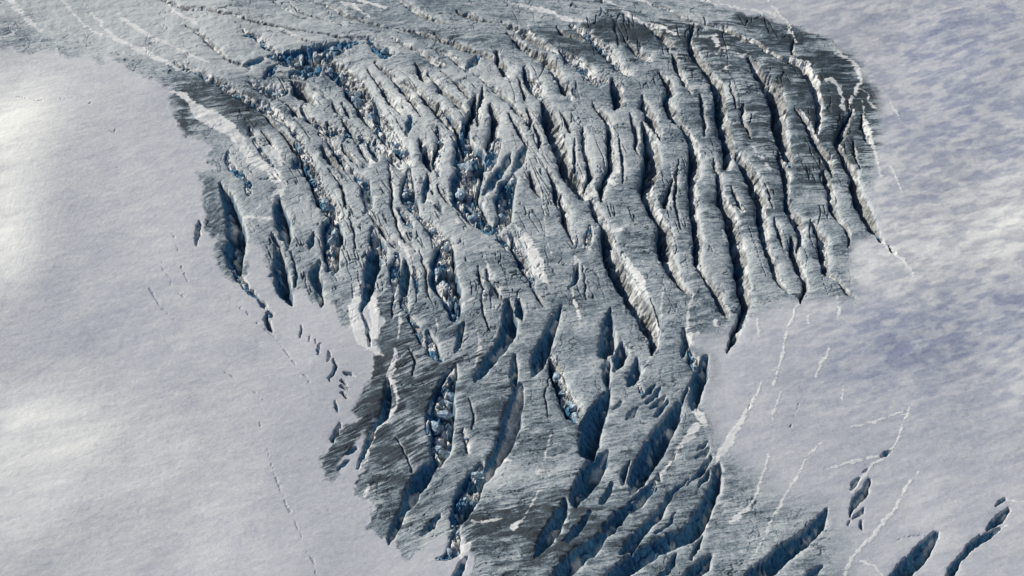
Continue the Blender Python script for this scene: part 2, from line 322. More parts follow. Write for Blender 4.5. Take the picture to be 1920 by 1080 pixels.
B;tiny slit left of the oval pit in smooth grey ice;1167 754 5,1158 763 8,1150 769 3
B;oval pit in smooth grey ice left of the big diagonal crevasse;1195 763 4,1185 775 13,1174 785 4
B;big diagonal crevasse with a smooth blue wall;1275 756 10,1265 775 28,1250 800 36,1236 825 44,1222 850 44,1206 875 40,1195 900 36,1186 922 12
B;short crevasse between fallen blocks under the big diagonal one;1226 905 10,1212 925 22,1196 942 18,1180 955 8
B;blue trench that begins under a rounded block;1182 946 12,1160 968 26,1142 990 26,1133 1006 8
B;diagonal blue trench reaching the bottom edge left of centre right;1137 1000 12,1112 1020 30,1090 1040 34,1065 1062 34,1045 1085 30,1030 1105 16
B;diagonal crevasse with a thin curved snow line at its head;1290 898 4,1272 912 7,1258 928 12,1250 942 10,1240 957 16,1222 975 20,1200 998 24,1182 1020 26,1167 1036 7
B;longest diagonal crevasse of the lower right, bending to the bottom edge;1348 876 12,1342 905 22,1332 932 28,1322 958 30,1308 982 34,1290 1000 34,1262 1011 28,1230 1026 30,1200 1042 36,1170 1065 38,1145 1090 34,1120 1115 18
B;small black slit at the right edge of the grey ice;1283 617 8,1285 640 15,1282 660 12,1279 670 4
Bj;snow rimmed hole above the twin blue hollows;1293 655 6,1300 674 20,1304 692 12
B;deep blue hollow against the right snow edge;1327 667 8,1318 690 24,1311 715 30,1306 738 24,1301 758 16,1297 769 5
B;upper of two little slits near the right snow bank;1327 829 5,1315 838 9,1307 846 4
B;lower of two little slits near the right snow bank;1329 841 5,1318 852 12,1305 861 5
B;curved slit under the two little slits;1331 857 8,1318 880 13,1302 895 8,1288 908 4
B;tiny round pit on the white ribbon of the lower right;1268 852 4,1263 860 8
B;small black pit at the end of the white ribbon;1237 887 5,1234 896 12
B;slit beside the head of the longest diagonal crevasse;1330 884 6,1322 897 13,1313 913 5
B;curved slit at the bottom right of the ice;1266 1040 8,1262 1055 14,1248 1070 12,1234 1083 6
B;short blue slit below the bend of the longest diagonal crevasse;1317 1003 6,1306 1025 13,1297 1046 6
B;blue bay cut into the bottom edge;1333 1040 10,1318 1060 28,1295 1078 28,1270 1096 12
B;isolated long blue crevasse near the bottom right;1547 957 10,1538 978 24,1518 1000 26,1495 1018 30,1472 1036 34,1448 1055 34,1420 1075 36,1395 1098 22
B;small dark gash on the bottom edge beside the isolated long one;1539 1062 10,1525 1075 20,1503 1096 10
B;small shaded notch at the left tip of the dark lower left ice;655 862 4,645 872 8,634 880 5
B;short blue gash in the snow beside the lower left dark ice;668 838 5,658 846 10,646 852 5
Bj;broken pockets along the left of the very large blue trench;815 742 6,806 765 12,804 790 12,800 812 6
R;short dark crack in the slab left of the very large blue trench;770 655 4,778 680 7,776 705 5
R;thin dark crack curving over the lower left slab;742 820 3,760 850 5,772 885 4
R;thin crack in the slab right of the very large blue trench;880 745 3,888 775 6,884 805 5
Rj;rocky notch on the left lip of the blue floor crevasse;868 805 5,874 825 12,878 845 8
B;narrow shaded step above the folded slab;940 862 4,926 874 8,912 880 4
R;fine crack in the grey slab at the lower centre;1032 700 3,1022 740 4,1028 780 3
B;shaded hollow in the slab left of the big diagonal crevasse;1180 862 6,1172 885 12,1168 908 8
B;small blue notch between the diagonal crevasses;1232 915 5,1222 928 9,1210 938 5
B;thin blue cleft parallel to the longest diagonal crevasse;1268 960 4,1252 982 8,1232 1000 6
B;short cleft at the lower right of the folded slab;1078 985 4,1070 1000 8,1058 1012 4
R;short crack in the smooth grey ice right of the spindle crevasse;1225 560 3,1232 585 5,1240 610 3
B;shallow dent beside the deep blue hollow;1290 725 4,1284 742 9,1280 758 4
@crevasses in the lower right snow
B;straight blue crevasse in open snow on the bottom edge;1758 999 12,1742 1020 26,1722 1042 32,1700 1062 34,1680 1085 32,1658 1112 14
B;short blue slot in open snow at the far lower right;1892 956 9,1876 970 18,1860 982 17,1849 991 6
B;stepped blue crevasse in open snow at the far lower right;1874 994 9,1850 1003 16,1830 1015 17,1815 1030 12,1798 1048 12,1785 1068 20,1775 1087 10
B;small blue pit above the short slot at the far lower right;1885 934 7,1876 941 10,1869 947 4
B;curved blue slot in wind streaked snow;1631 903 11,1622 922 16,1605 940 16,1597 955 11,1594 968 3
B;small blue slot left of the curved one;1612 897 5,1602 908 11,1596 919 5
B;little blue pit on the upper snow ribbon;1669 845 6,1660 850 11,1652 854 4
B;tiny pit between the two snow ribbons;1627 881 4,1620 886 5
B;tiny pit at the foot of the curved blue slot;1620 955 5,1614 964 8,1600 972 4
B;lowest tiny pit under the curved blue slot;1617 978 5,1615 988 7
B;tiny pit left of the lowest ones under the curved slot;1593 977 5,1591 984 4
@small blue holes in the left snow
B;small blue hole in the row of holes crossing the left snow;564 610 3,565 622 5,564 632 3
B;small blue hole in the row of holes crossing the left snow;581 630 3,581 640 3
B;small blue hole in the row of holes crossing the left snow;591 638 3,590 644 3
B;small blue hole in the row of holes crossing the left snow;598 645 4,595 656 6,593 664 3
B;small blue hole in the row of holes crossing the left snow;617 660 5,616 668 9,615 676 4
B;curved hook shaped hole at the end of the left row of holes;626 674 4,630 685 8,626 697 7,618 706 6,620 713 3
B;small blue hole in the group beside the lower left ice;645 697 4,652 703 6,665 706 5
B;small blue hole in the group beside the lower left ice;640 712 5,650 720 6
B;small blue hole in the group beside the lower left ice;639 724 7,648 730 6
B;small blue hole in the group beside the lower left ice;638 737 7,650 746 6
B;small blue hole in the group beside the lower left ice;627 752 3,629 764 7,633 774 3
B;dark pit at the pointed corner of the lower left ice;636 795 6,630 812 14,622 824 8
"""
STRIP_TEXT = """
@snow on the middle of the fall
728 303 4,735 330 4,736 350 4,736 375 5,740 400 6,748 425 6,756 440 4;snow bead line between two left middle ridges
885 262 4,892 275 8,888 290 5;snow rubble dab in the widest central chasm
918 355 5,912 372 10,905 388 6;snow wedge at the foot of the widest central chasm
948 430 5,955 448 8,948 465 5;snow dab in the blocky blue trench
855 412 8,862 420 6;little snow dab right of the rubble gully
903 508 5,912 516 6;snow curl above the black centre hole
905 470 3,912 500 8,918 512 10,905 530 4;snow smear on the great grey slab

@white snow lines on the upper left ice
10 -8 8,40 25 8,60 42 8,80 58 5;wide white snow line nearest the top left corner
110 -5 3,125 12 4,145 30 4,155 48 5,180 62 5,205 68 3;crooked white snow line at the top left
168 22 3,190 45 6,215 72 7,250 88 8,290 105 9,306 112 5;broad white snow line crossing the top left ice
220 22 3,235 38 4,250 48 5,280 65 5,322 86 5;straight white snow line in the top left ice
318 12 5,335 28 6,366 42 5;short white snow line near the top edge
320 84 3,345 95 4,388 116 3;hairline of snow on smooth top left ice
305 112 8,325 124 5,340 132 3;snow lump where the broad line meets the pit chain
0 68 4,32 57 4;short snow line by the left edge
645 -5 5,680 3 5,722 14 4;white snow line at the top edge left of middle
640 5 4,660 10 5,690 30 4;curved snow line at the top edge left of middle
745 56 3,770 60 4;small snow dash by the dark trough
736 72 4,756 76 4,776 82 3;snow cornice at the head of a shallow crack
730 184 5,750 189 10,775 195 5;white snow patch on the ribs of the upper middle left
757 201 5,770 210 7,781 220 3;small snow wedge under the rib patch
525 52 3,545 62 4,560 70 2;snow lip of the blue headed crevasse
@white snow lines on the upper right ice
950 3 4,1010 16 6,1040 26 7,1070 37 7,1100 41 4;broad pale snow line at the top middle
1130 -4 4,1160 12 5,1172 25 6,1195 35 7,1215 42 7,1245 51 8,1265 62 6;long snow line running right at the top middle
1190 -4 4,1225 8 4,1262 20 4;thin snow line near the top edge
1300 -6 4,1340 4 4,1375 13 4,1430 24 4,1470 32 5,1478 42 5;snow line along the upper edge of the dark ice
1476 42 7,1480 58 8,1488 68 5,1493 80 4;short wriggling snow line in the upper right
1337 72 12,1345 84 14;star of snow on dark ice
1340 98 3,1352 93 6,1368 87 3;snow smear under the star
1352 132 3,1362 127 7,1374 122 3;snow smear left of the broad tan walled crevasse
1384 100 3,1392 104 5,1402 98 3;small snow hook on dark ice
1340 50 8,1355 56 8;snow lump in the thin broken crack
1372 64 4,1390 70 4,1398 78 3;snow lip of the thin broken crack
1410 272 4,1418 284 5,1430 296 4,1440 310 5,1447 325 2;thin beaded snow crack in the right field
1498 112 8,1510 120 16,1522 140 18,1530 155 12;snow mass in the snow filled crevasse
1547 150 4,1560 150 6,1572 162 7,1579 178 8,1577 198 8,1584 204 6;snow bracket left of the forked snow at the right edge
1596 180 5,1592 200 7,1600 206 5;short snow spur at the right edge of the ice
1562 98 3,1575 100 8,1590 110 10,1603 122 11,1613 138 10,1617 150 6,1606 166 10,1603 176 6;forked bright snow ribbon at the upper right edge
1612 167 4,1625 176 5,1630 190 5,1643 203 3;thin snow branch of the forked ribbon
1617 190 3,1621 212 6,1626 235 9,1634 255 10,1638 275 9,1643 300 7,1654 330 2;long snow tongue at the right edge of the ice
1664 188 2,1678 206 3,1692 230 3;faint snow hairline in the right snow
1664 306 2,1676 320 5,1688 345 5,1692 362 3;faint snow dash right of the long tongue
1655 455 6,1665 462 8,1671 474 5;snow bridge at the foot of the outermost crevasse
1682 478 8,1694 488 10,1706 508 5,1718 528 2;snow tail pointing to the lower right
1440 -2 3,1462 30 4,1476 40 3;small snow line by the top right corner of the ice
1258 308 4,1262 322 6,1265 340 5;small snow bead line in the middle right
1235 395 10,1242 402 10;white lump beside the middle right crevasse
1378 384 4,1392 395 6,1396 400 3;snow tip of the short side crack
@snow on the middle of the fall
965 420 6,985 445 18,1000 475 26,1010 500 28,1020 522 16,1028 534 6;large bright snow patch at the centre
1168 474 6,1178 492 12,1195 515 16,1210 540 14,1218 552 5;bright snow streak along the fluted walled crevasse
1015 360 2,1018 390 4,1024 425 3,1028 460 4,1034 480 5;beaded snow line on the centre ridge
1066 436 6,1074 450 7,1078 458 4;snow finger at the foot of the slender crack
1076 470 3,1079 488 6,1080 500 4;small snow drop above the hooked slit
1163 305 12,1158 320 10;snow lump in the middle right
1143 330 8,1152 342 10;snow fan under the narrow crevasse
1096 465 8,1108 468 8;snow lip of the small pits
1152 432 4,1170 428 8;snow smear beside the fluted walled crevasse
690 292 5,698 305 10,695 316 4;snow wedge in the left middle
640 305 3,660 316 5,672 328 5;snow line entering the rubble crevasse
510 272 10,520 290 16,528 310 6;elongated snow patch in the left third
440 262 14,455 275 14,466 290 12,470 300 16,500 315 14,520 328 12,530 345 8;winding snow band in the left third
360 195 12,380 215 24,410 230 26,435 245 20,452 262 10;wide snow band below the dark left ice
322 170 4,345 178 8,362 195 10;snow neck joining the wide left band
497 300 8,505 318 12,518 335 16,528 342 10;snow strip at the foot of the elongated patch
525 355 14,512 372 10;small snow drift above the second left crevasse
455 403 2,480 408 4,518 413 3;thin snow line bridging two left crevasses
488 385 4,482 392 5;small snow dab near the left bridges
750 452 6,760 465 12,770 482 10,766 492 4;pointed snow wedge in the left middle
800 368 5,812 380 9,820 388 4;small snow wedge in the middle
682 520 8,672 545 14,664 575 26,672 610 30,680 640 26,700 655 12,715 668 5;white snow tongue with dotted holes
695 548 12,700 570 20,704 600 20,702 630 16;right half of the white snow tongue
748 585 4,752 605 6,750 622 7,747 634 4;short snow ribbon on dark ice
744 648 3,741 670 10,735 692 16,730 706 14,740 722 8,748 745 6,742 765 6,728 780 9,710 800 10,700 815 9,690 838 8,684 862 9,676 880 8;long white snow ribbon of the lower left
902 540 5,903 556 6;snow bead in the grey slab crack
896 622 4,897 655 7,893 685 5,894 696 3;snow streak in the grey slab
812 590 3,818 605 6,821 616 3;small snow sliver at the centre left
1072 540 5,1075 560 7,1083 590 7,1085 612 3;snow line on smooth grey ice at the centre
930 575 2,940 605 4,925 640 6;snow edge beside the large bending crevasse
1243 538 3,1242 560 5,1238 588 4;faint snow line left of the dotted snow line
1298 548 4,1293 575 5,1290 600 7,1289 618 6;snow line dropping to the small black slit
1340 603 8,1341 609 8;round snow dab under the tapered crack
1226 664 4,1215 678 8,1207 692 6,1203 699 3;snow finger under the fluted walled crevasse
1316 620 5,1290 630 12,1300 645 8;snow rim around the black slit
885 560 3,870 570 4;little snow dash at the centre
@snow on the lower part of the fall
1014 880 10,1006 886 12;snow dab on the folded slab
1031 812 3,1028 835 4,1024 855 4,1018 872 4;thin snow line above the folded slab
1018 910 3,1005 930 4,992 950 4,978 975 4;thin snow crack across the folded slab
975 978 6,964 990 14;snow scar at the end of the slab crack
942 860 8,958 865 6;snow dab on the lip of the blue floor crevasse
885 975 4,905 978 6,940 974 3;snow smear under the folded slab
862 1008 14,850 1020 8;snow drift at the bottom pit group
875 1020 16,866 1040 12,872 1055 5;snow apron at the bottom left ice edge
690 910 8,684 925 8,680 935 4;snow notch in the lower left ice point
1006 1046 3,1018 1038 4,1034 1025 3;white lip of the lower centre crevasse
1308 795 16,1296 810 20,1280 832 10,1272 845 8,1262 862 8,1250 880 9,1236 892 4;white ribbon with tiny pits on the lower right ice
1230 898 5,1222 915 4;tail of the white ribbon with pits
1300 770 14,1312 780 22,1320 795 14;snow apron under the deep blue hollow
1340 905 8,1338 930 14,1332 955 14,1326 985 8;snow bank beside the longest diagonal crevasse
1430 705 3,1425 735 6,1410 758 9,1398 775 12,1385 800 22,1370 825 26,1352 850 22,1340 870 10;broad white snow band at the right edge of the ice
1500 565 8,1488 590 8,1477 615 7,1470 645 6,1464 675 7,1459 695 5,1452 722 4;long snow line in the right snow under the pocketed crevasse
1465 738 3,1455 760 5,1448 790 4,1441 812 3;continuation of the long snow line
1536 832 4,1512 858 7,1500 885 6,1488 905 6,1470 938 8,1445 978 7,1430 1012 5,1410 1045 4,1385 1082 3;very long thin snow line running to the bottom edge
1442 852 8,1432 882 6,1423 915 7,1412 938 6,1398 955 12,1380 970 18,1368 978 6;snow line ending in a white patch
1552 652 5,1549 668 7,1538 684 5,1530 705 4;small snow check mark in the right snow
1567 558 3,1572 575 7,1572 598 4;snow dash right of the long snow line
1516 580 3,1517 606 4;tiny snow dash in the right snow
1420 595 5,1424 620 6,1423 640 4;snow drip beside the dark blue hook
1582 722 4,1580 750 4;faint snow dots in the right snow
1706 762 4,1692 798 7,1682 825 8,1665 852 8,1640 870 8,1625 890 7,1612 905 8,1600 925 4;upper snow ribbon of the lower right
1722 882 5,1702 908 8,1690 935 7,1672 962 8,1648 990 10,1622 1020 8,1600 1042 10,1588 1065 10,1580 1088 8;lower snow ribbon of the lower right
1550 878 3,1600 866 6,1655 852 3;wind tail left of the upper snow ribbon
1598 800 3,1640 792 6,1692 775 3;wind tail at the head of the upper ribbon
1655 1082 3,1640 1060 5,1615 1050 5;snow spur on the bottom edge
1890 938 3,1900 940 6,1925 944 4;wind tail at the far lower right
1875 1000 5,1890 985 6;snow step between the far lower right slots
"""

def parse(txt, kinds):
    out = []; grp = None
    for ln in txt.strip().splitlines():
        if not ln: continue
        if ln.startswith('@'): grp = ln[1:]; continue
        f = ln.split(';')
        if kinds: k, lab, p = f
        else: k, (p, lab) = '', f
        out.append((k, lab, grp, [tuple(float(a) for a in q.split()) for q in p.split(',')]))
    return out
CREVS = parse(CREV_TEXT, True); STRIPS = parse(STRIP_TEXT, False)
PXM = 2*DIST*math.tan(HFOV/2)/1920

# ------------------------------------------------------------------ fields: bare ice against snow, dirt, streaks
OUTLINE = [(-420,-330),(-420,30),(-60,70),(0,84),(50,97),(100,93),(125,108),(143,107),(160,100),(175,113),(193,118),(190,103),(207,105),(235,122),(262,140),
 (300,158),(322,170),(318,185),(325,190),(322,215),(335,240),(345,255),(370,262),(385,262),(395,275),(385,292),(395,296),(388,300),(400,315),
 (372,322),(370,330),(380,350),(378,370),(382,400),(388,430),(398,442),(405,450),(403,480),(415,508),(440,525),(462,520),(465,470),(470,455),(488,460),(500,480),
 (508,520),(516,545),(540,560),(552,540),(570,545),(590,575),(618,560),(632,585),(640,612),(662,615),(668,604),(672,560),(690,540),(704,548),
 (706,590),(724,602),(708,620),(708,650),(718,668),(700,665),(698,690),(690,720),(680,740),(668,758),(672,785),(655,795),(640,808),(620,830),(608,850),(601,880),
 (605,898),(618,900),(632,890),(635,875),(640,862),(655,850),(668,835),(678,815),(690,818),(690,850),(685,880),(670,905),(663,925),(668,935),(682,940),(700,955),
 (697,968),(688,990),(700,992),(705,1003),(722,1008),(735,1015),(745,1010),(752,1030),(755,1048),(770,1050),(780,1035),(800,1015),(838,1000),(850,1012),(868,1010),(875,1030),
 (890,1045),(882,1090),(880,1200),(1600,1200),(1580,1080),(1560,1040),(1575,1000),(1545,950),(1500,945),(1450,930),(1420,895),(1385,868),(1350,850),(1335,800),(1318,765),
 (1335,700),(1332,665),(1305,655),(1290,635),(1320,630),(1365,615),(1410,590),(1500,562),(1560,560),(1606,562),(1590,500),(1600,450),(1640,445),
 (1650,430),(1630,350),(1645,300),(1652,250),(1650,200),(1640,165),(1615,130),(1595,98),(1565,82),(1530,62),(1480,48),(1420,30),(1340,10),(1310,-10),(1270,-60),(1120,-170),(800,-330)]
snowd = np.full(U.shape, 60.0, np.float32)
inside = np.zeros(U.shape, bool)
flowk = 0.10+0.30*sstep(200, 600, V)
PSI = V+flowk*np.minimum(U-900, 0)+0.13*np.maximum(U-900, 0)*sstep(200, 500, V)-0.05*np.maximum(U-900, 0)*(1-sstep(60, 260, V))
PSI = (PSI+6*fbm(U/90, V/70, 50, 2)+1.5*fbm(U/22, V/18, 51, 2)).astype(np.float32)
U2 = UW+7*fbm(U/26, V/22, 33, 4, .6)+1.5*fbm(U/14, PSI/2.2, 35, 2); V2 = VW
fr = np.abs(U-960) < 2500
for a, b in zip(OUTLINE, OUTLINE[1:]+OUTLINE[:1]):
    if a[1] != b[1]:
        c = ((V2 > min(a[1], b[1])) & (V2 <= max(a[1], b[1])))
        inside ^= c & (U2 < a[0]+(V2-a[1])*(b[0]-a[0])/(b[1]-a[1]))
    sl_ = box_slices(min(a[0], b[0])-70, max(a[0], b[0])+70, min(a[1], b[1])-70, max(a[1], b[1])+70)
    u = U2[sl_]-a[0]; v = V2[sl_]-a[1]; dx = b[0]-a[0]; dy = b[1]-a[1]; ll = dx*dx+dy*dy
    t = np.clip((u*dx+v*dy)/ll, 0, 1)
    snowd[sl_] = np.minimum(snowd[sl_], np.sqrt((u-t*dx)**2+(v-t*dy)**2))
snowd = np.where(inside, -snowd, snowd)
soft = 3.6+22*sstep(1280, 1340, U)*sstep(430, 640, V)+22*sstep(1330, 1420, U)*sstep(840, 920, V)+9*sstep(1540, 1620, U)*(1-sstep(430, 640, V))+1.5*(U < 600)

streak = fbm(U/22, PSI/2.3, 61, 3, .62)*(0.55+0.75*sstep(-.35, .45, fbm(U/55, V/45, 62, 2)))
streak2 = fbm(U/50, PSI/9, 63, 3)
rdg = np.abs(fbm(U/46+9, PSI/13, 68, 3, .5)); rdg2 = np.abs(fbm(U/24, PSI/34+5, 69, 3, .5))
crk = np.maximum(sstep(.035, .0, rdg)*sstep(-.1, .3, fbm(U/60, V/60, 70, 2)), .8*sstep(.03, 0, rdg2)*sstep(0, .35, fbm(U/50+7, V/50, 72, 2)))
lump = fbm(X/4.5, Y/4.5, 74, 3, .6)
snow = sstep(-1, 1, (snowd+3.0*streak+7*lump)/soft)
broad = fbm(U/120, PSI/45, 65, 3)
grain = fbm(X/1.1, Y/1.3, 67, 2)
vv = np.clip(V-150, -200, 420)
XI = U-(1.3*vv-0.0015*vv*vv)+5*fbm(U/35, V/35, 150, 2)
gz = sstep(430, 520, U)*sstep(1120, 960, U)*sstep(90, 140, V)*sstep(620, 520, V)
groove = sstep(.075, .0, np.abs(fbm(XI/15, V/60, 151, 3, .5)))*sstep(-.12, .12, fbm(U/40, V/30, 152, 2))*gz
XI2 = U-.28*V+4*fbm(U/35, V/35, 153, 2)
groove = np.maximum(groove, .8*sstep(.05, .0, np.abs(fbm(XI2/22, V/90, 154, 3, .5)))*sstep(.0, .2, fbm(U/45, V/45, 155, 2))*sstep(900, 1000, U)*sstep(1640, 1560, U)*sstep(620, 520, V))
groove = (groove*(1-snow)).astype(np.float32)
dirt = 0.33+0.30*groove+0.04*sstep(560, 700, V)+0.55*crk+0.24*streak+0.16*streak2+0.22*broad+0.10*grain
DIRT = [(350,148,70,26,18,.40),(410,185,85,34,15,.36),(480,205,70,24,15,.3),(345,222,20,40,0,.5),(560,138,90,26,5,.35),(620,95,60,16,0,.3),
 (1250,70,110,30,5,.25),(1400,105,140,50,15,.42),(1560,150,90,60,40,.42),(1500,230,110,90,0,.32),(1600,240,45,70,0,.35),(1450,52,90,14,12,.3),(1640,85,26,16,0,.4),
 (1350,230,80,60,0,.15),(1170,55,80,20,0,.35),(1090,95,70,20,10,.25),(1050,70,90,20,8,.2),
 (700,760,40,70,30,.5),(730,820,60,70,20,.5),(770,730,80,60,-10,.45),(640,850,26,60,35,.5),(730,620,45,60,0,.4),(740,930,60,50,-20,.45),(830,66,60,10,5,.4),(740,112,60,14,4,.4),
 (980,950,120,36,-18,.26),(960,1020,90,40,0,.25),(1010,830,110,36,-10,.2),(900,760,60,70,0,.2),(985,980,110,30,0,.35),(1110,1010,60,30,0,.2),
 (1450,965,60,20,0,.12),(1500,1010,110,70,0,-.12),(1240,900,120,80,0,.1),(1150,1040,160,60,0,.12),(1330,580,60,40,0,.2),(1290,430,160,120,0,.08),(1460,330,120,80,0,.15),(395,390,22,60,0,.25),(430,470,40,60,0,.1),(520,450,50,50,0,.15),
 (930,250,190,110,10,-.24),(1120,240,120,60,10,-.12),(925,895,75,26,-15,-.40),(1040,900,60,30,-20,-.15),(760,400,160,110,0,-.14),(560,400,110,130,0,-.16),(450,310,60,50,0,-.2),(1000,300,120,90,0,-.08),(330,50,420,75,8,-.42),(700,220,160,90,20,-.14),(620,420,60,60,0,-.1),(250,50,260,90,12,-.3),(1170,700,80,90,0,-.12),(780,980,50,50,0,-.12),(1400,520,90,60,0,-.1)]
for (cx, cy, rx, ry, an, st) in DIRT:
    ca, sa = math.cos(math.radians(an)), math.sin(math.radians(an))
    du = U2-cx; dv = VW-cy
    r2 = ((du*ca+dv*sa)/rx)**2+((-du*sa+dv*ca)/ry)**2
    g_ = sstep(.22, .78, np.exp(-0.8*r2)+.5*streak2+.35*streak)
    dirt = dirt+st*np.where(r2 < 6, g_*sstep(6, 2.5, r2), 0)*(.85+.55*streak+.5*lump)

# ------------------------------------------------------------------ relief of the ice and of the snow
H = B.copy()
ice_w = 1-snow
H += ice_w*(-1.3*groove-0.5*crk+0.34*lump+0.16*streak+0.55*streak2+0.9*fbm(U/70, V/60, 71, 3))
sas = fbm(X/34+Y/80, (Y*0.9-X*0.33)/9.0, 81, 3, .55)
sas2 = fbm(X/8+Y/30, (Y*0.9-X*0.33)/2.2, 83, 2, .5)
rightness = 0.35+0.65*sstep(1250, 1650, U)
HAIRS = ["485 790 3,497 830 3,508 870 3,522 910 3,540 955 4,556 985 4,566 1005 4,574 1030 3,592 1062 3,590 1085 2","278 540 3,288 556 4,303 580 3,318 592 4,334 604 2","430 562 2,452 580 4,478 602 4,520 640 3,552 680 4,580 718 4,596 752 3",
 "318 425 3,326 450 3,338 478 3,340 505 4,352 530 2","30 180 2,60 188 3,88 192 3,118 184 2","150 194 2,170 192 4,188 200 3","205 245 3,212 250 3,222 228 2","590 905 2,606 930 3,622 975 2","300 470 2,305 500 3,322 540 3,350 560 2",
 "1680 1010 2,1720 1004 4,1760 1008 2","200 300 2,232 322 3,260 352 2","420 700 2,470 728 3,500 760 2","1420 700 2,1418 730 3,1400 770 2","1500 720 2,1496 760 3,1480 800 2"]
hair = np.zeros(U.shape, np.float32)
for h_ in HAIRS:
    sl_, s, wd, out, al, L = chain([tuple(float(a) for a in q.split()) for q in h_.split(',')], 8)
    hair[sl_] = np.maximum(hair[sl_], sstep(1.0, -1.0, out+1.2+2.0*J1[sl_]+3.0*W1[sl_])*sstep(-.25, .05, fbm(U[sl_]/9, V[sl_]/9, 141, 2)))
hair *= snow
H -= 0.5*hair
H += snow*(0.34*sas*rightness+0.05*sas2+0.07*fbm(X/2.4, Y/2.6, 88, 2))
wob1, wob2, wcid = worley(X/5.4+0.6*W1+.25*J1, Y/8.5+0.6*W2+.25*J2, 91)
vob1, vob2, vcid = worley(X/1.9+0.4*J1, Y/2.6+0.4*J2, 95)
blk = 0.72*(0.15+0.85*wcid+0.35*lump)*sstep(0.0, 0.12, wob2-wob1)+0.28*vcid*sstep(0, .2, vob2-vob1)
ledge = fbm(X/6.5, Y/9, 97, 3, .55)

depth = np.zeros(U.shape, np.float32); wall = np.zeros(U.shape, np.float32); blue = np.zeros(U.shape, np.float32)
owner = np.full(U.shape, -1, np.int32); zone = np.zeros(U.shape, np.int8); csnow = np.zeros(U.shape, np.float32)
pale_rim = np.zeros(U.shape, np.float32); should = np.zeros(U.shape, np.float32)
for ci, (kind, lab, grp, pts) in enumerate(CREVS):
    mx, my, _w = pts[len(pts)//2]
    if 440 < mx < 1260 and 120 < my < 570: pts = [(a, b, c*(1.28 if 'j' in kind else 1.2)) for a, b, c in pts]
    sl_, s, wd, out, al, L = chain(pts)
    wm = wd*PXM
    jj = 'j' in kind; sn = 's' in kind[1:]
    fl = vnoise(al/5.0+ci*13.7, np.clip(s, 0, 1)*1.3, 101+ci)+0.5*vnoise(al/2.1, s*2.0, 300+ci)
    if kind[0] == 'R':
        D = np.minimum(1.5*wm, 15.0)
        s_ = s+0.05*fl
        t = np.clip((s_-0.30)/0.72, 0, 1)
        d = D*sstep(-0.02, 0.16, s_)*(np.power(1-t, 1.12+0.15*fl)-0.10*np.sin(t*math.pi)*ledge[sl_]*2)
        z = np.where(s < 0.15, 1, np.where(s < 0.38, 2, 3))
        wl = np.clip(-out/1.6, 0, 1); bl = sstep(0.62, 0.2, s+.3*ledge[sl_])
    else:
        D = np.minimum(1.35*wm, 17.0)
        s_ = s+0.06*fl
        d = D*np.power(np.clip(s_/0.62, 0, 1), 0.72)*(1-sstep(0.86, 1.0, s))
        z = np.where(s < 0.5, 1, np.where(s < 0.84, 2, 3))
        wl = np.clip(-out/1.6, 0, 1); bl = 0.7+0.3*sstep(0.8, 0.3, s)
        d = d*(1+0.34*ledge[sl_]+.10*fl)
    b = blk[sl_]
    if jj:
        m = sstep(0.10, 0.28, s)*(1-sstep(0.82, 0.97, s))
        d = d*(1-m*np.clip(.25+.85*b, 0, .95))
        cs = m*sstep(-0.12, 0.12, ledge[sl_]+.5*lump[sl_])*(.6+.4*sstep(.02, .14, (wob2-wob1)[sl_]))*0.95
    elif sn:
        m = sstep(0.15, 0.35, s)*(1-sstep(0.8, 0.97, s)); d = d*(1-m*0.4*b)
        cs = m*sstep(-0.3, 0.2, W1[sl_]+0.3)
    else:
        m = sstep(0.12, 0.4, s)*(1-sstep(0.6, 0.95, s)); rub = sstep(.02, .2, W2[sl_]+.4*lump[sl_])
        d = d*(1-m*0.32*rub); cs = m*rub*sstep(-.25, .1, ledge[sl_])*0.85
    lip = sstep(.76, .90, s+(kind[0] == 'B')*.03)*sstep(.02, .26, fbm(X[sl_]/5, Y[sl_]/7, 120+ci, 2)+.3*lump[sl_])*(wd > 7)*(1.0 if kind[0] == 'R' else .8)
    cs = np.maximum(cs, lip*.9)
    ins = out < 0
    d = np.where(ins, d, 0)
    better = ins & (d > depth[sl_])
    new = ins & ((owner[sl_] < 0) | better)
    owner[sl_] = np.where(new, ci, owner[sl_]); zone[sl_] = np.where(new, z, zone[sl_])
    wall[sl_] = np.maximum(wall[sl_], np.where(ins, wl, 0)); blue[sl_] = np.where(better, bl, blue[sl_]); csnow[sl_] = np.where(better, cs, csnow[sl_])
    depth[sl_] = np.maximum(depth[sl_], d)
    pale_rim[sl_] = np.maximum(pale_rim[sl_], np.where((out > -1) & (out < 14) & (s > .9), np.exp(-np.maximum(out, 0)/(3.5+3*np.clip(lump[sl_]+.3, 0, 1)))*np.clip(wd/16, 0, 1)*sstep(-.25, .2, ledge[sl_]+.5*streak[sl_]), 0))
    should[sl_] = np.maximum(should[sl_], np.where(out < 25, np.exp(-np.maximum(out, 0)/(7.0 if kind[0] == 'R' else 3.0))*np.clip(wd/14, 0, 1.4)*(1.0 if kind[0] == 'R' else .5), 0))
H = H-depth-1.15*should*(1+0.9*(wcid-.5)*sstep(0, .15, wob2-wob1)+.5*ledge)*(0.4+0.6*ice_w)

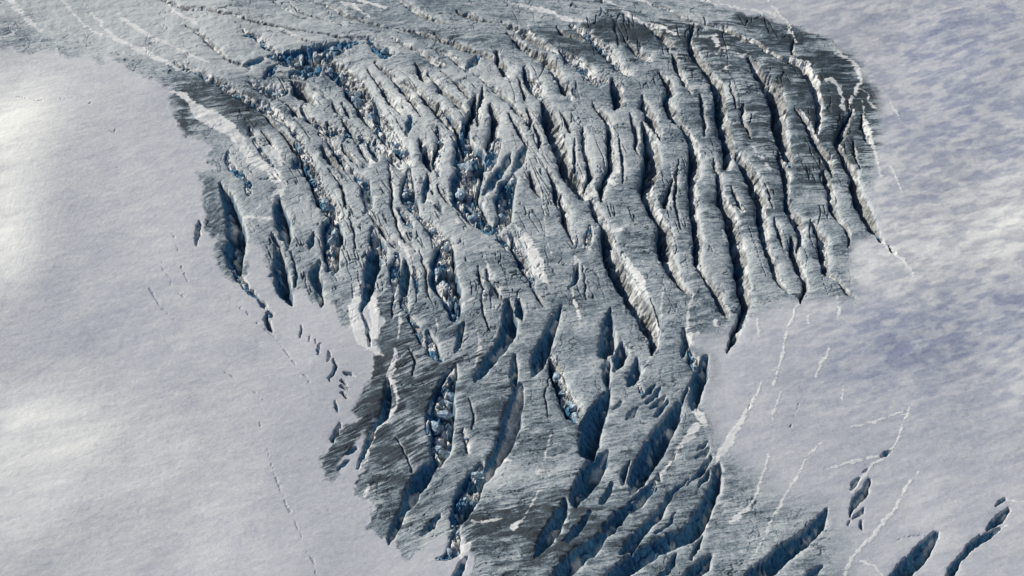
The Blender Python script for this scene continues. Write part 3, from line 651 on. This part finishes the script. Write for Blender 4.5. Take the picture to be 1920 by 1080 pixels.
sown = np.full(U.shape, -1, np.int32); smask = np.zeros(U.shape, np.float32)
for si, (_, lab, grp, pts) in enumerate(STRIPS):
    if pts[0][0] > 1380 and pts[0][1] > 540: pts = [(a, b, c*.72) for a, b, c in pts]
    if pts[0][0] < 560 and 150 < pts[0][1] < 420: pts = [(a, b, c*1.3+2) for a, b, c in pts]
    if pts[0][0] < 700 and pts[0][1] < 130: pts = [(a, b, c*1.25+1) for a, b, c in pts]
    sl_, s, wd, out, al, L = chain(pts, 14)
    e = out+3.2*streak[sl_]+2.0*J1[sl_]+2.2*lump[sl_]
    e = e+0.06*wd+0.3
    m = sstep(0.8, -0.9, e)*(0.55+0.45*sstep(0, 5, wd+out))
    m = m*(depth[sl_] < 3.0)
    hit = (m > 0.5) & (m >= smask[sl_])
    sown[sl_] = np.where(hit, si, sown[sl_]); smask[sl_] = np.maximum(smask[sl_], m)
H += 0.18*smask
# sun and cloud-shade dapple painted into the snow tone, with older greyer snow
SUN_AND_GREY = [(10,215,110,70,-8,.9),(20,330,60,120,0,.6),(10,470,60,60,0,.6),(120,850,170,80,-12,.55),(60,760,110,60,-20,.3),(30,1000,120,60,0,.2),(1890,430,90,60,-10,.45),(1750,480,160,60,-14,.15),(330,930,120,60,0,.1),
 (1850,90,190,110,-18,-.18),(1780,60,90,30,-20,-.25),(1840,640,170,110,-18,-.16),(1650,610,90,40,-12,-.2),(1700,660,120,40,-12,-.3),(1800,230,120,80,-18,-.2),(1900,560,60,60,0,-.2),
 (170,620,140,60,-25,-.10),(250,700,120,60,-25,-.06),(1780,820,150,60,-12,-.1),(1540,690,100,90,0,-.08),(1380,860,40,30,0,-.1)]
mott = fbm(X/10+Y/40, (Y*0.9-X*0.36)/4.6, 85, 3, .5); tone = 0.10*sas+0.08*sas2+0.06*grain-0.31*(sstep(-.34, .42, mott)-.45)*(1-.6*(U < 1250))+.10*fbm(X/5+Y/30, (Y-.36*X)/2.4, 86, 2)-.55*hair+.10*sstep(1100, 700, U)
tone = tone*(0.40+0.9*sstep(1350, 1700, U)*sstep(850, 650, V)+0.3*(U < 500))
for (cx, cy, rx, ry, an, st) in SUN_AND_GREY:
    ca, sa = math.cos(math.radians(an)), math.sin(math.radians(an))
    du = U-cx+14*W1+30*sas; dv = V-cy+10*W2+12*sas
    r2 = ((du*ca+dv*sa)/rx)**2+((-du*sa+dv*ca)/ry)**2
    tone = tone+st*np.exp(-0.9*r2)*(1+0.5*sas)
snow_all = np.maximum(snow*(wall < 0.5), np.maximum(smask, csnow))
fresh = np.maximum(smask, csnow)

# ------------------------------------------------------------------ material
def new_mat(name):
    m = bpy.data.materials.new(name); m.use_nodes = True; n = m.node_tree; n.nodes.clear(); return m, n
M, n = new_mat("glacier_surface")
def N(t, **k):
    x = n.nodes.new(t)
    for a, b in k.items(): setattr(x, a, b)
    return x
def mix(a, b, f, mode='MIX'):
    x = N('ShaderNodeMix', data_type='RGBA', blend_type=mode)
    for sock, val in ((x.inputs[0], f), (x.inputs[6], a), (x.inputs[7], b)):
        if isinstance(val, (tuple, float, int)): sock.default_value = val
        else: n.links.new(val, sock)
    return x.outputs[2]
def mth(op, a, b=0.0, c=None):
    x = N('ShaderNodeMath', operation=op)
    for i, val in enumerate((a, b) if c is None else (a, b, c)):
        if isinstance(val, (float, int)): x.inputs[i].default_value = val
        else: n.links.new(val, x.inputs[i])
    return x.outputs[0]
def noise(vec, scale, det, rough=.6, sc=None):
    mp = N('ShaderNodeMapping'); n.links.new(vec, mp.inputs['Vector']); mp.inputs['Scale'].default_value = sc or (1, 1, 1)
    t = N('ShaderNodeTexNoise'); n.links.new(mp.outputs[0], t.inputs['Vector'])
    t.inputs['Scale'].default_value = scale; t.inputs['Detail'].default_value = det; t.inputs['Roughness'].default_value = rough
    return t.outputs[0]
def remap(v, a, b, c=0.0, d=1.0):
    x = N('ShaderNodeMapRange'); x.clamp = True
    n.links.new(v, x.inputs[0]); x.inputs[1].default_value = a; x.inputs[2].default_value = b; x.inputs[3].default_value = c; x.inputs[4].default_value = d
    return x.outputs[0]
at = N('ShaderNodeAttribute', attribute_name='surf'); sep = N('ShaderNodeSeparateColor'); n.links.new(at.outputs['Color'], sep.inputs[0])
a_snow, a_dirt, a_wall = sep.outputs[0], sep.outputs[1], sep.outputs[2]; a_blue = at.outputs['Alpha']
at2 = N('ShaderNodeAttribute', attribute_name='flow'); flow = at2.outputs['Vector']
sf = N('ShaderNodeSeparateXYZ'); n.links.new(flow, sf.inputs[0]); a_tone = sf.outputs[2]
geo = N('ShaderNodeNewGeometry'); P = geo.outputs['Position']
# fine foliation of the ice along the flow coordinates
flat = N('ShaderNodeCombineXYZ'); n.links.new(sf.outputs[0], flat.inputs[0]); n.links.new(sf.outputs[1], flat.inputs[1])
FV = flat.outputs[0]
st1 = noise(FV, 1.0, 5, .7, (.06, .5, 1)); st2 = noise(FV, 1.0, 3, .6, (.012, .13, 1)); gr = noise(P, 1.1, 4, .7)
dd = mth('ADD', mth('MULTIPLY_ADD', a_dirt, 1.12, -.04), mth('MULTIPLY', mth('SUBTRACT', st1, 0.5), 1.0))
dd = mth('ADD', dd, mth('MULTIPLY', mth('SUBTRACT', gr, 0.5), 1.1))
dd = mth('ADD', dd, mth('MULTIPLY', mth('SUBTRACT', st2, 0.5), 0.35))
cr = N('ShaderNodeValToRGB'); n.links.new(dd, cr.inputs[0])
e = cr.color_ramp.elements; e[0].position = 0.0; e[0].color = (.50, .53, .53, 1); e[1].position = 1.0; e[1].color = (.042, .056, .066, 1)
for p_, c_ in ((.25, (.36, .40, .42, 1)), (.45, (.205, .25, .28, 1)), (.7, (.085, .115, .14, 1))):
    x = e.new(p_); x.color = c_
ice = cr.outputs[0]
# crevasse walls: granular weathered grey ice high up, dense blue ice plus painted shadow blue lower down
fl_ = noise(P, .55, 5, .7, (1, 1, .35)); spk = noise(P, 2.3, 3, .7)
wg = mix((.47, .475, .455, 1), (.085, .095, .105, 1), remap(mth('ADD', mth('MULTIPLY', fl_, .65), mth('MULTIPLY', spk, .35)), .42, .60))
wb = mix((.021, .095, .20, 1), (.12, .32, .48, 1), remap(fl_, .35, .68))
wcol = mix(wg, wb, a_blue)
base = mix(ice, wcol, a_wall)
# snow: clean to old and grey, sun patches painted in through the tone
sn1 = noise(P, .35, 6, .75, (.6, 1, 1)); sn2 = noise(P, .75, 4, .85)
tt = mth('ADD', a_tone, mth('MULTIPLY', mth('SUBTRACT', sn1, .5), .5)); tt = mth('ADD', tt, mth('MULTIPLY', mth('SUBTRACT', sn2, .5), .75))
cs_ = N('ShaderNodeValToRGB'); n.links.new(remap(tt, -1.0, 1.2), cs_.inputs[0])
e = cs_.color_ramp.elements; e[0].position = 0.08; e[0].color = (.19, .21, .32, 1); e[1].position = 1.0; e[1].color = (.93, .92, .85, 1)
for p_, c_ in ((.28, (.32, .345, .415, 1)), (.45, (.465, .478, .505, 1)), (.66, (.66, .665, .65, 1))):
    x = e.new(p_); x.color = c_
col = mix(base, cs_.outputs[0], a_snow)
bs = N('ShaderNodeBsdfPrincipled'); n.links.new(col, bs.inputs['Base Color'])
n.links.new(remap(a_snow, 0, 1, .55, .8), bs.inputs['Roughness']); bs.inputs['Specular IOR Level'].default_value = 0.25
bh = mth('ADD', mth('MULTIPLY', mth('ADD', gr, spk), mth('SUBTRACT', 1.25, a_snow)), mth('MULTIPLY', st1, .8))
bp = N('ShaderNodeBump'); bp.inputs['Strength'].default_value = .55; bp.inputs['Distance'].default_value = .5
n.links.new(mth('ADD', bh, mth('MULTIPLY', sn2, .5)), bp.inputs['Height']); n.links.new(bp.outputs[0], bs.inputs['Normal'])
out_ = N('ShaderNodeOutputMaterial'); n.links.new(bs.outputs[0], out_.inputs[0])

# ------------------------------------------------------------------ meshes, cut from the one surface so that they meet edge to edge
H = H.astype(np.float32)
dzx = np.gradient(H, axis=1)/np.gradient(xs).astype(np.float32)[None, :]; dzy = np.gradient(H, axis=0)/np.gradient(ys).astype(np.float32)[:, None]
nl = 1/np.sqrt(dzx**2+dzy**2+1)
NRM = np.stack([-dzx*nl, -dzy*nl, nl], -1).reshape(-1, 3).astype(np.float32)
CO = np.stack([X, Y, H], -1).reshape(-1, 3).astype(np.float32)
dirt = dirt-0.62*pale_rim+0.10*sstep(.1, .5, lump)  # paler band along the right-hand crevasse rims, broken up by noise
SURF = np.stack([snow_all, np.clip(dirt, -.5, 1.5), wall*(1-fresh*.9), blue], -1).reshape(-1, 4).astype(np.float32)
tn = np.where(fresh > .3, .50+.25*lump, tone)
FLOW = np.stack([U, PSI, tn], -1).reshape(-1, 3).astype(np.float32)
FLOW[:, :2] = np.clip(FLOW[:, :2], -20000, 20000)
def face_of(A): return A[:-1, :-1]
fo = face_of(owner).copy(); fz = face_of(zone); fs = face_of(sown); fsn = face_of(snow) > 0.5
deep = face_of(depth) > 0.12
ids = np.where(fsn, 1, 0).astype(np.int32)                 # 0 bare ice, 1 snow
side = fsn & (face_of(U) > 1150); ids[side] = 2
for si in range(len(STRIPS)):                                # one connected piece per snow line; crumbs stay part of the glacier
    idx = np.flatnonzero((fs == si).ravel())
    left = set(idx.tolist()); best_c = []
    while left:
        st_ = [left.pop()]; comp = []
        while st_:
            f_ = st_.pop(); comp.append(f_)
            for g_ in (f_-1, f_+1, f_-(NX-1), f_+(NX-1)):
                if g_ in left: left.discard(g_); st_.append(g_)
        if len(comp) > len(best_c): best_c = comp
    ids.ravel()[best_c] = 10+si
big = np.array([max(p[2] for p in c[3]) >= 11 for c in CREVS])
m = (fo >= 0) & deep
ids[m] = 1000+fo[m]*4+np.where(big[fo[m]], fz[m], 0)
ids = ids.ravel()
def comps(idx):
    left = set(idx.tolist()); out = []
    while left:
        st_ = [left.pop()]; comp = []
        while st_:
            f_ = st_.pop(); comp.append(f_)
            for g_ in (f_-1, f_+1, f_-(NX-1), f_+(NX-1)):
                if g_ in left: left.discard(g_); st_.append(g_)
        out.append(comp)
    return sorted(out, key=len)
fl_ids = ids.ravel()
for _pass in range(4):                          # crumbs of a crevasse zone join the zone they touch most
    cand = np.flatnonzero(fl_ids >= 1000); o_ = cand[np.argsort(fl_ids[cand], kind='stable')]; cc = np.flatnonzero(np.diff(fl_ids[o_]))+1; o_ids = fl_ids.copy()
    for g in np.split(o_, cc):
        me_ = int(o_ids[g[0]]); g = g[fl_ids[g] == me_]
        if not len(g): continue
        cs_l = comps(g)
        if len(cs_l) < 2: continue
        for comp in cs_l[:-1]:
            nb = {}
            for f_ in comp:
                for g_ in (f_-1, f_+1, f_-(NX-1), f_+(NX-1)):
                    k_ = int(fl_ids[g_])
                    if k_ != me_: nb[k_] = nb.get(k_, 0)+1
            if nb: fl_ids[comp] = max(nb, key=nb.get)
ids = fl_ids
order = np.argsort(ids, kind='stable'); sid = ids[order]
cuts = np.flatnonzero(np.diff(sid))+1
groups = {int(ids[g[0]]): g for g in np.split(order, cuts)}
LUT = np.zeros(CO.shape[0], np.int32)
def build(name, faces, parent=None, org=(0, 0, 0)):
    r = faces//(NX-1); c = faces % (NX-1); i = r*NX+c
    q = np.stack([i, i+1, i+NX+1, i+NX], -1).astype(np.int32).ravel()
    uq = np.unique(q); LUT[uq] = np.arange(len(uq), dtype=np.int32); li = LUT[q]
    me = bpy.data.meshes.new(name); me.vertices.add(len(uq)); me.loops.add(len(li)); me.polygons.add(len(faces))
    me.vertices.foreach_set('co', (CO[uq]-np.array(org, np.float32)).ravel())
    me.loops.foreach_set('vertex_index', li); me.polygons.foreach_set('loop_start', np.arange(0, len(li), 4, dtype=np.int32))
    a = me.attributes.new('surf', 'FLOAT_COLOR', 'POINT'); a.data.foreach_set('color', SURF[uq].ravel())
    a = me.attributes.new('flow', 'FLOAT_VECTOR', 'POINT'); a.data.foreach_set('vector', FLOW[uq].ravel())
    me.update(calc_edges=True)
    me.polygons.foreach_set('use_smooth', np.ones(len(faces), bool))
    me.normals_split_custom_set_from_vertices(NRM[uq])
    me.materials.append(M)
    o = bpy.data.objects.new(name, me); S.collection.objects.link(o); o.location = org
    if parent: o.parent = parent; o.location = (0, 0, 0)
    return o
o = build('glacier_ice', groups[0]); o['kind'] = 'structure'
for k in (1, 2):
    o = build('snowfield', groups[k]); o['kind'] = 'structure'
for si, (_, lab, grp, pts) in enumerate(STRIPS):
    g = groups.get(10+si)
    if g is None or len(g) < 6: continue
    nm = 'snow_patch' if any(k in lab for k in ('patch', 'lump', 'star', 'dab', 'mass', 'apron', 'tongue', 'drift', 'wedge', 'bank')) else 'snow_strip'
    p = ground(pts[0][0], pts[0][1])
    o = build(nm, g, None, tuple(p)); o['label'] = lab; o['category'] = nm.replace('_', ' '); o['group'] = grp
CUT = []
for ci, (kind, lab, grp, pts) in enumerate(CREVS):
    gs = [(z, groups[1000+ci*4+z]) for z in range(4) if 1000+ci*4+z in groups]
    tot = sum(len(g) for z, g in gs)
    if tot < 4: CUT.append(lab); continue
    mid = pts[len(pts)//2]; p = tuple(ground(mid[0], mid[1]))
    if len(gs) == 1: o = build('crevasse', gs[0][1], None, p)
    else:
        o = bpy.data.objects.new('crevasse', None); o.empty_display_size = .5; S.collection.objects.link(o); o.location = p
        for z, g in gs:
            c = build('floor' if z == 2 else 'wall', g, None, p); c.parent = o; c.location = (0, 0, 0)
            if z == 3 and kind[0] == 'R': c['label'] = 'sunlit wall of weathered grey ice'
            if z == 1: c['label'] = 'shaded wall of blue ice'
    o['label'] = lab; o['category'] = 'crevasse'; o['group'] = grp

# ------------------------------------------------------------------ fallen ice blocks in the jumbled crevasses
rng = random.Random(7)
MB, n = new_mat("fallen_ice")
geo = N('ShaderNodeNewGeometry'); P = geo.outputs['Position']
q1 = noise(P, .6, 4, .7); q2 = noise(P, 3.0, 3, .7)
bc = mix((.16, .30, .40, 1), (.62, .67, .70, 1), remap(q1, .40, .62)); bc = mix(bc, (.22, .24, .24, 1), remap(q2, .55, .7, 0, .6))
bs = N('ShaderNodeBsdfPrincipled'); n.links.new(bc, bs.inputs['Base Color']); bs.inputs['Roughness'].default_value = .6
bp = N('ShaderNodeBump'); bp.inputs['Strength'].default_value = .6; bp.inputs['Distance'].default_value = .3; n.links.new(q2, bp.inputs['Height']); n.links.new(bp.outputs[0], bs.inputs['Normal'])
out_ = N('ShaderNodeOutputMaterial'); n.links.new(bs.outputs[0], out_.inputs[0])
import bmesh
blocks = []
for k in range(14):
    bm = bmesh.new()
    pts = []
    for j in range(16):
        d = np.array([rng.gauss(0, 1), rng.gauss(0, 1), rng.gauss(0, 1)]); d /= np.linalg.norm(d)
        pts.append(bm.verts.new((d[0]*.5, d[1]*.72*rng.uniform(.8, 1.1), d[2]*rng.uniform(.5, .85))))
    bmesh.ops.convex_hull(bm, input=pts)
    for v_ in [v_ for v_ in bm.verts if not v_.link_faces]: bm.verts.remove(v_)
    bmesh.ops.bevel(bm, geom=bm.edges[:], offset=.05, segments=1, affect='EDGES')
    bmesh.ops.triangulate(bm, faces=bm.faces[:]); bmesh.ops.subdivide_edges(bm, edges=bm.edges[:], cuts=1)
    for v_ in bm.verts: v_.co += v_.normal*rng.uniform(-.04, .04)
    me = bpy.data.meshes.new('ice_block'); bm.to_mesh(me); bm.free(); me.materials.append(MB); blocks.append(me)
def hz(x, y):
    i = min(max(np.searchsorted(xs, x)-1, 0), NX-2); j = min(max(np.searchsorted(ys, y)-1, 0), NY-2)
    tx = (x-xs[i])/(xs[i+1]-xs[i]); ty = (y-ys[j])/(ys[j+1]-ys[j])
    return float((H[j, i]*(1-tx)+H[j, i+1]*tx)*(1-ty)+(H[j+1, i]*(1-tx)+H[j+1, i+1]*tx)*ty)
def base_point(u, v):
    z = 0.0
    for _ in range(5):
        p = ground(u, v, z); i = np.searchsorted(xs, p[0])-1; j = np.searchsorted(ys, p[1])-1
        z = float(B[min(max(j, 0), NY-1), min(max(i, 0), NX-1)])
    return p
for ci, (kind, lab, grp, pts) in enumerate(CREVS):
    if 'j' not in kind or lab in CUT: continue
    L = sum(math.hypot(b[0]-a[0], b[1]-a[1]) for a, b in zip(pts[:-1], pts[1:]))
    for k in range(max(2, int(L/22))):
        i = rng.randrange(len(pts)-1); t = rng.random(); a, b = pts[i], pts[i+1]
        wd = a[2]+(b[2]-a[2])*t
        if wd < 7: continue
        off = rng.uniform(-.28, .28)*wd
        p = base_point(a[0]+(b[0]-a[0])*t+off, a[1]+(b[1]-a[1])*t)
        sz = min(rng.uniform(.28, .62)*wd*PXM, 6.0)
        zz = hz(p[0], p[1])
        o = bpy.data.objects.new('ice_block', blocks[rng.randrange(14)]); S.collection.objects.link(o)
        o.location = (p[0], p[1], zz+.22*sz); o.scale = (sz, sz*rng.uniform(.9, 1.5), sz*rng.uniform(.8, 1.5))
        o.rotation_euler = (rng.uniform(-.4, .4), rng.uniform(-.4, .4), rng.uniform(0, 6.28))
        words = ('ice block in the '+lab).split()
        o['label'] = ' '.join(words[:16]); o['category'] = 'ice block'; o['group'] = 'ice blocks fallen into '+grp
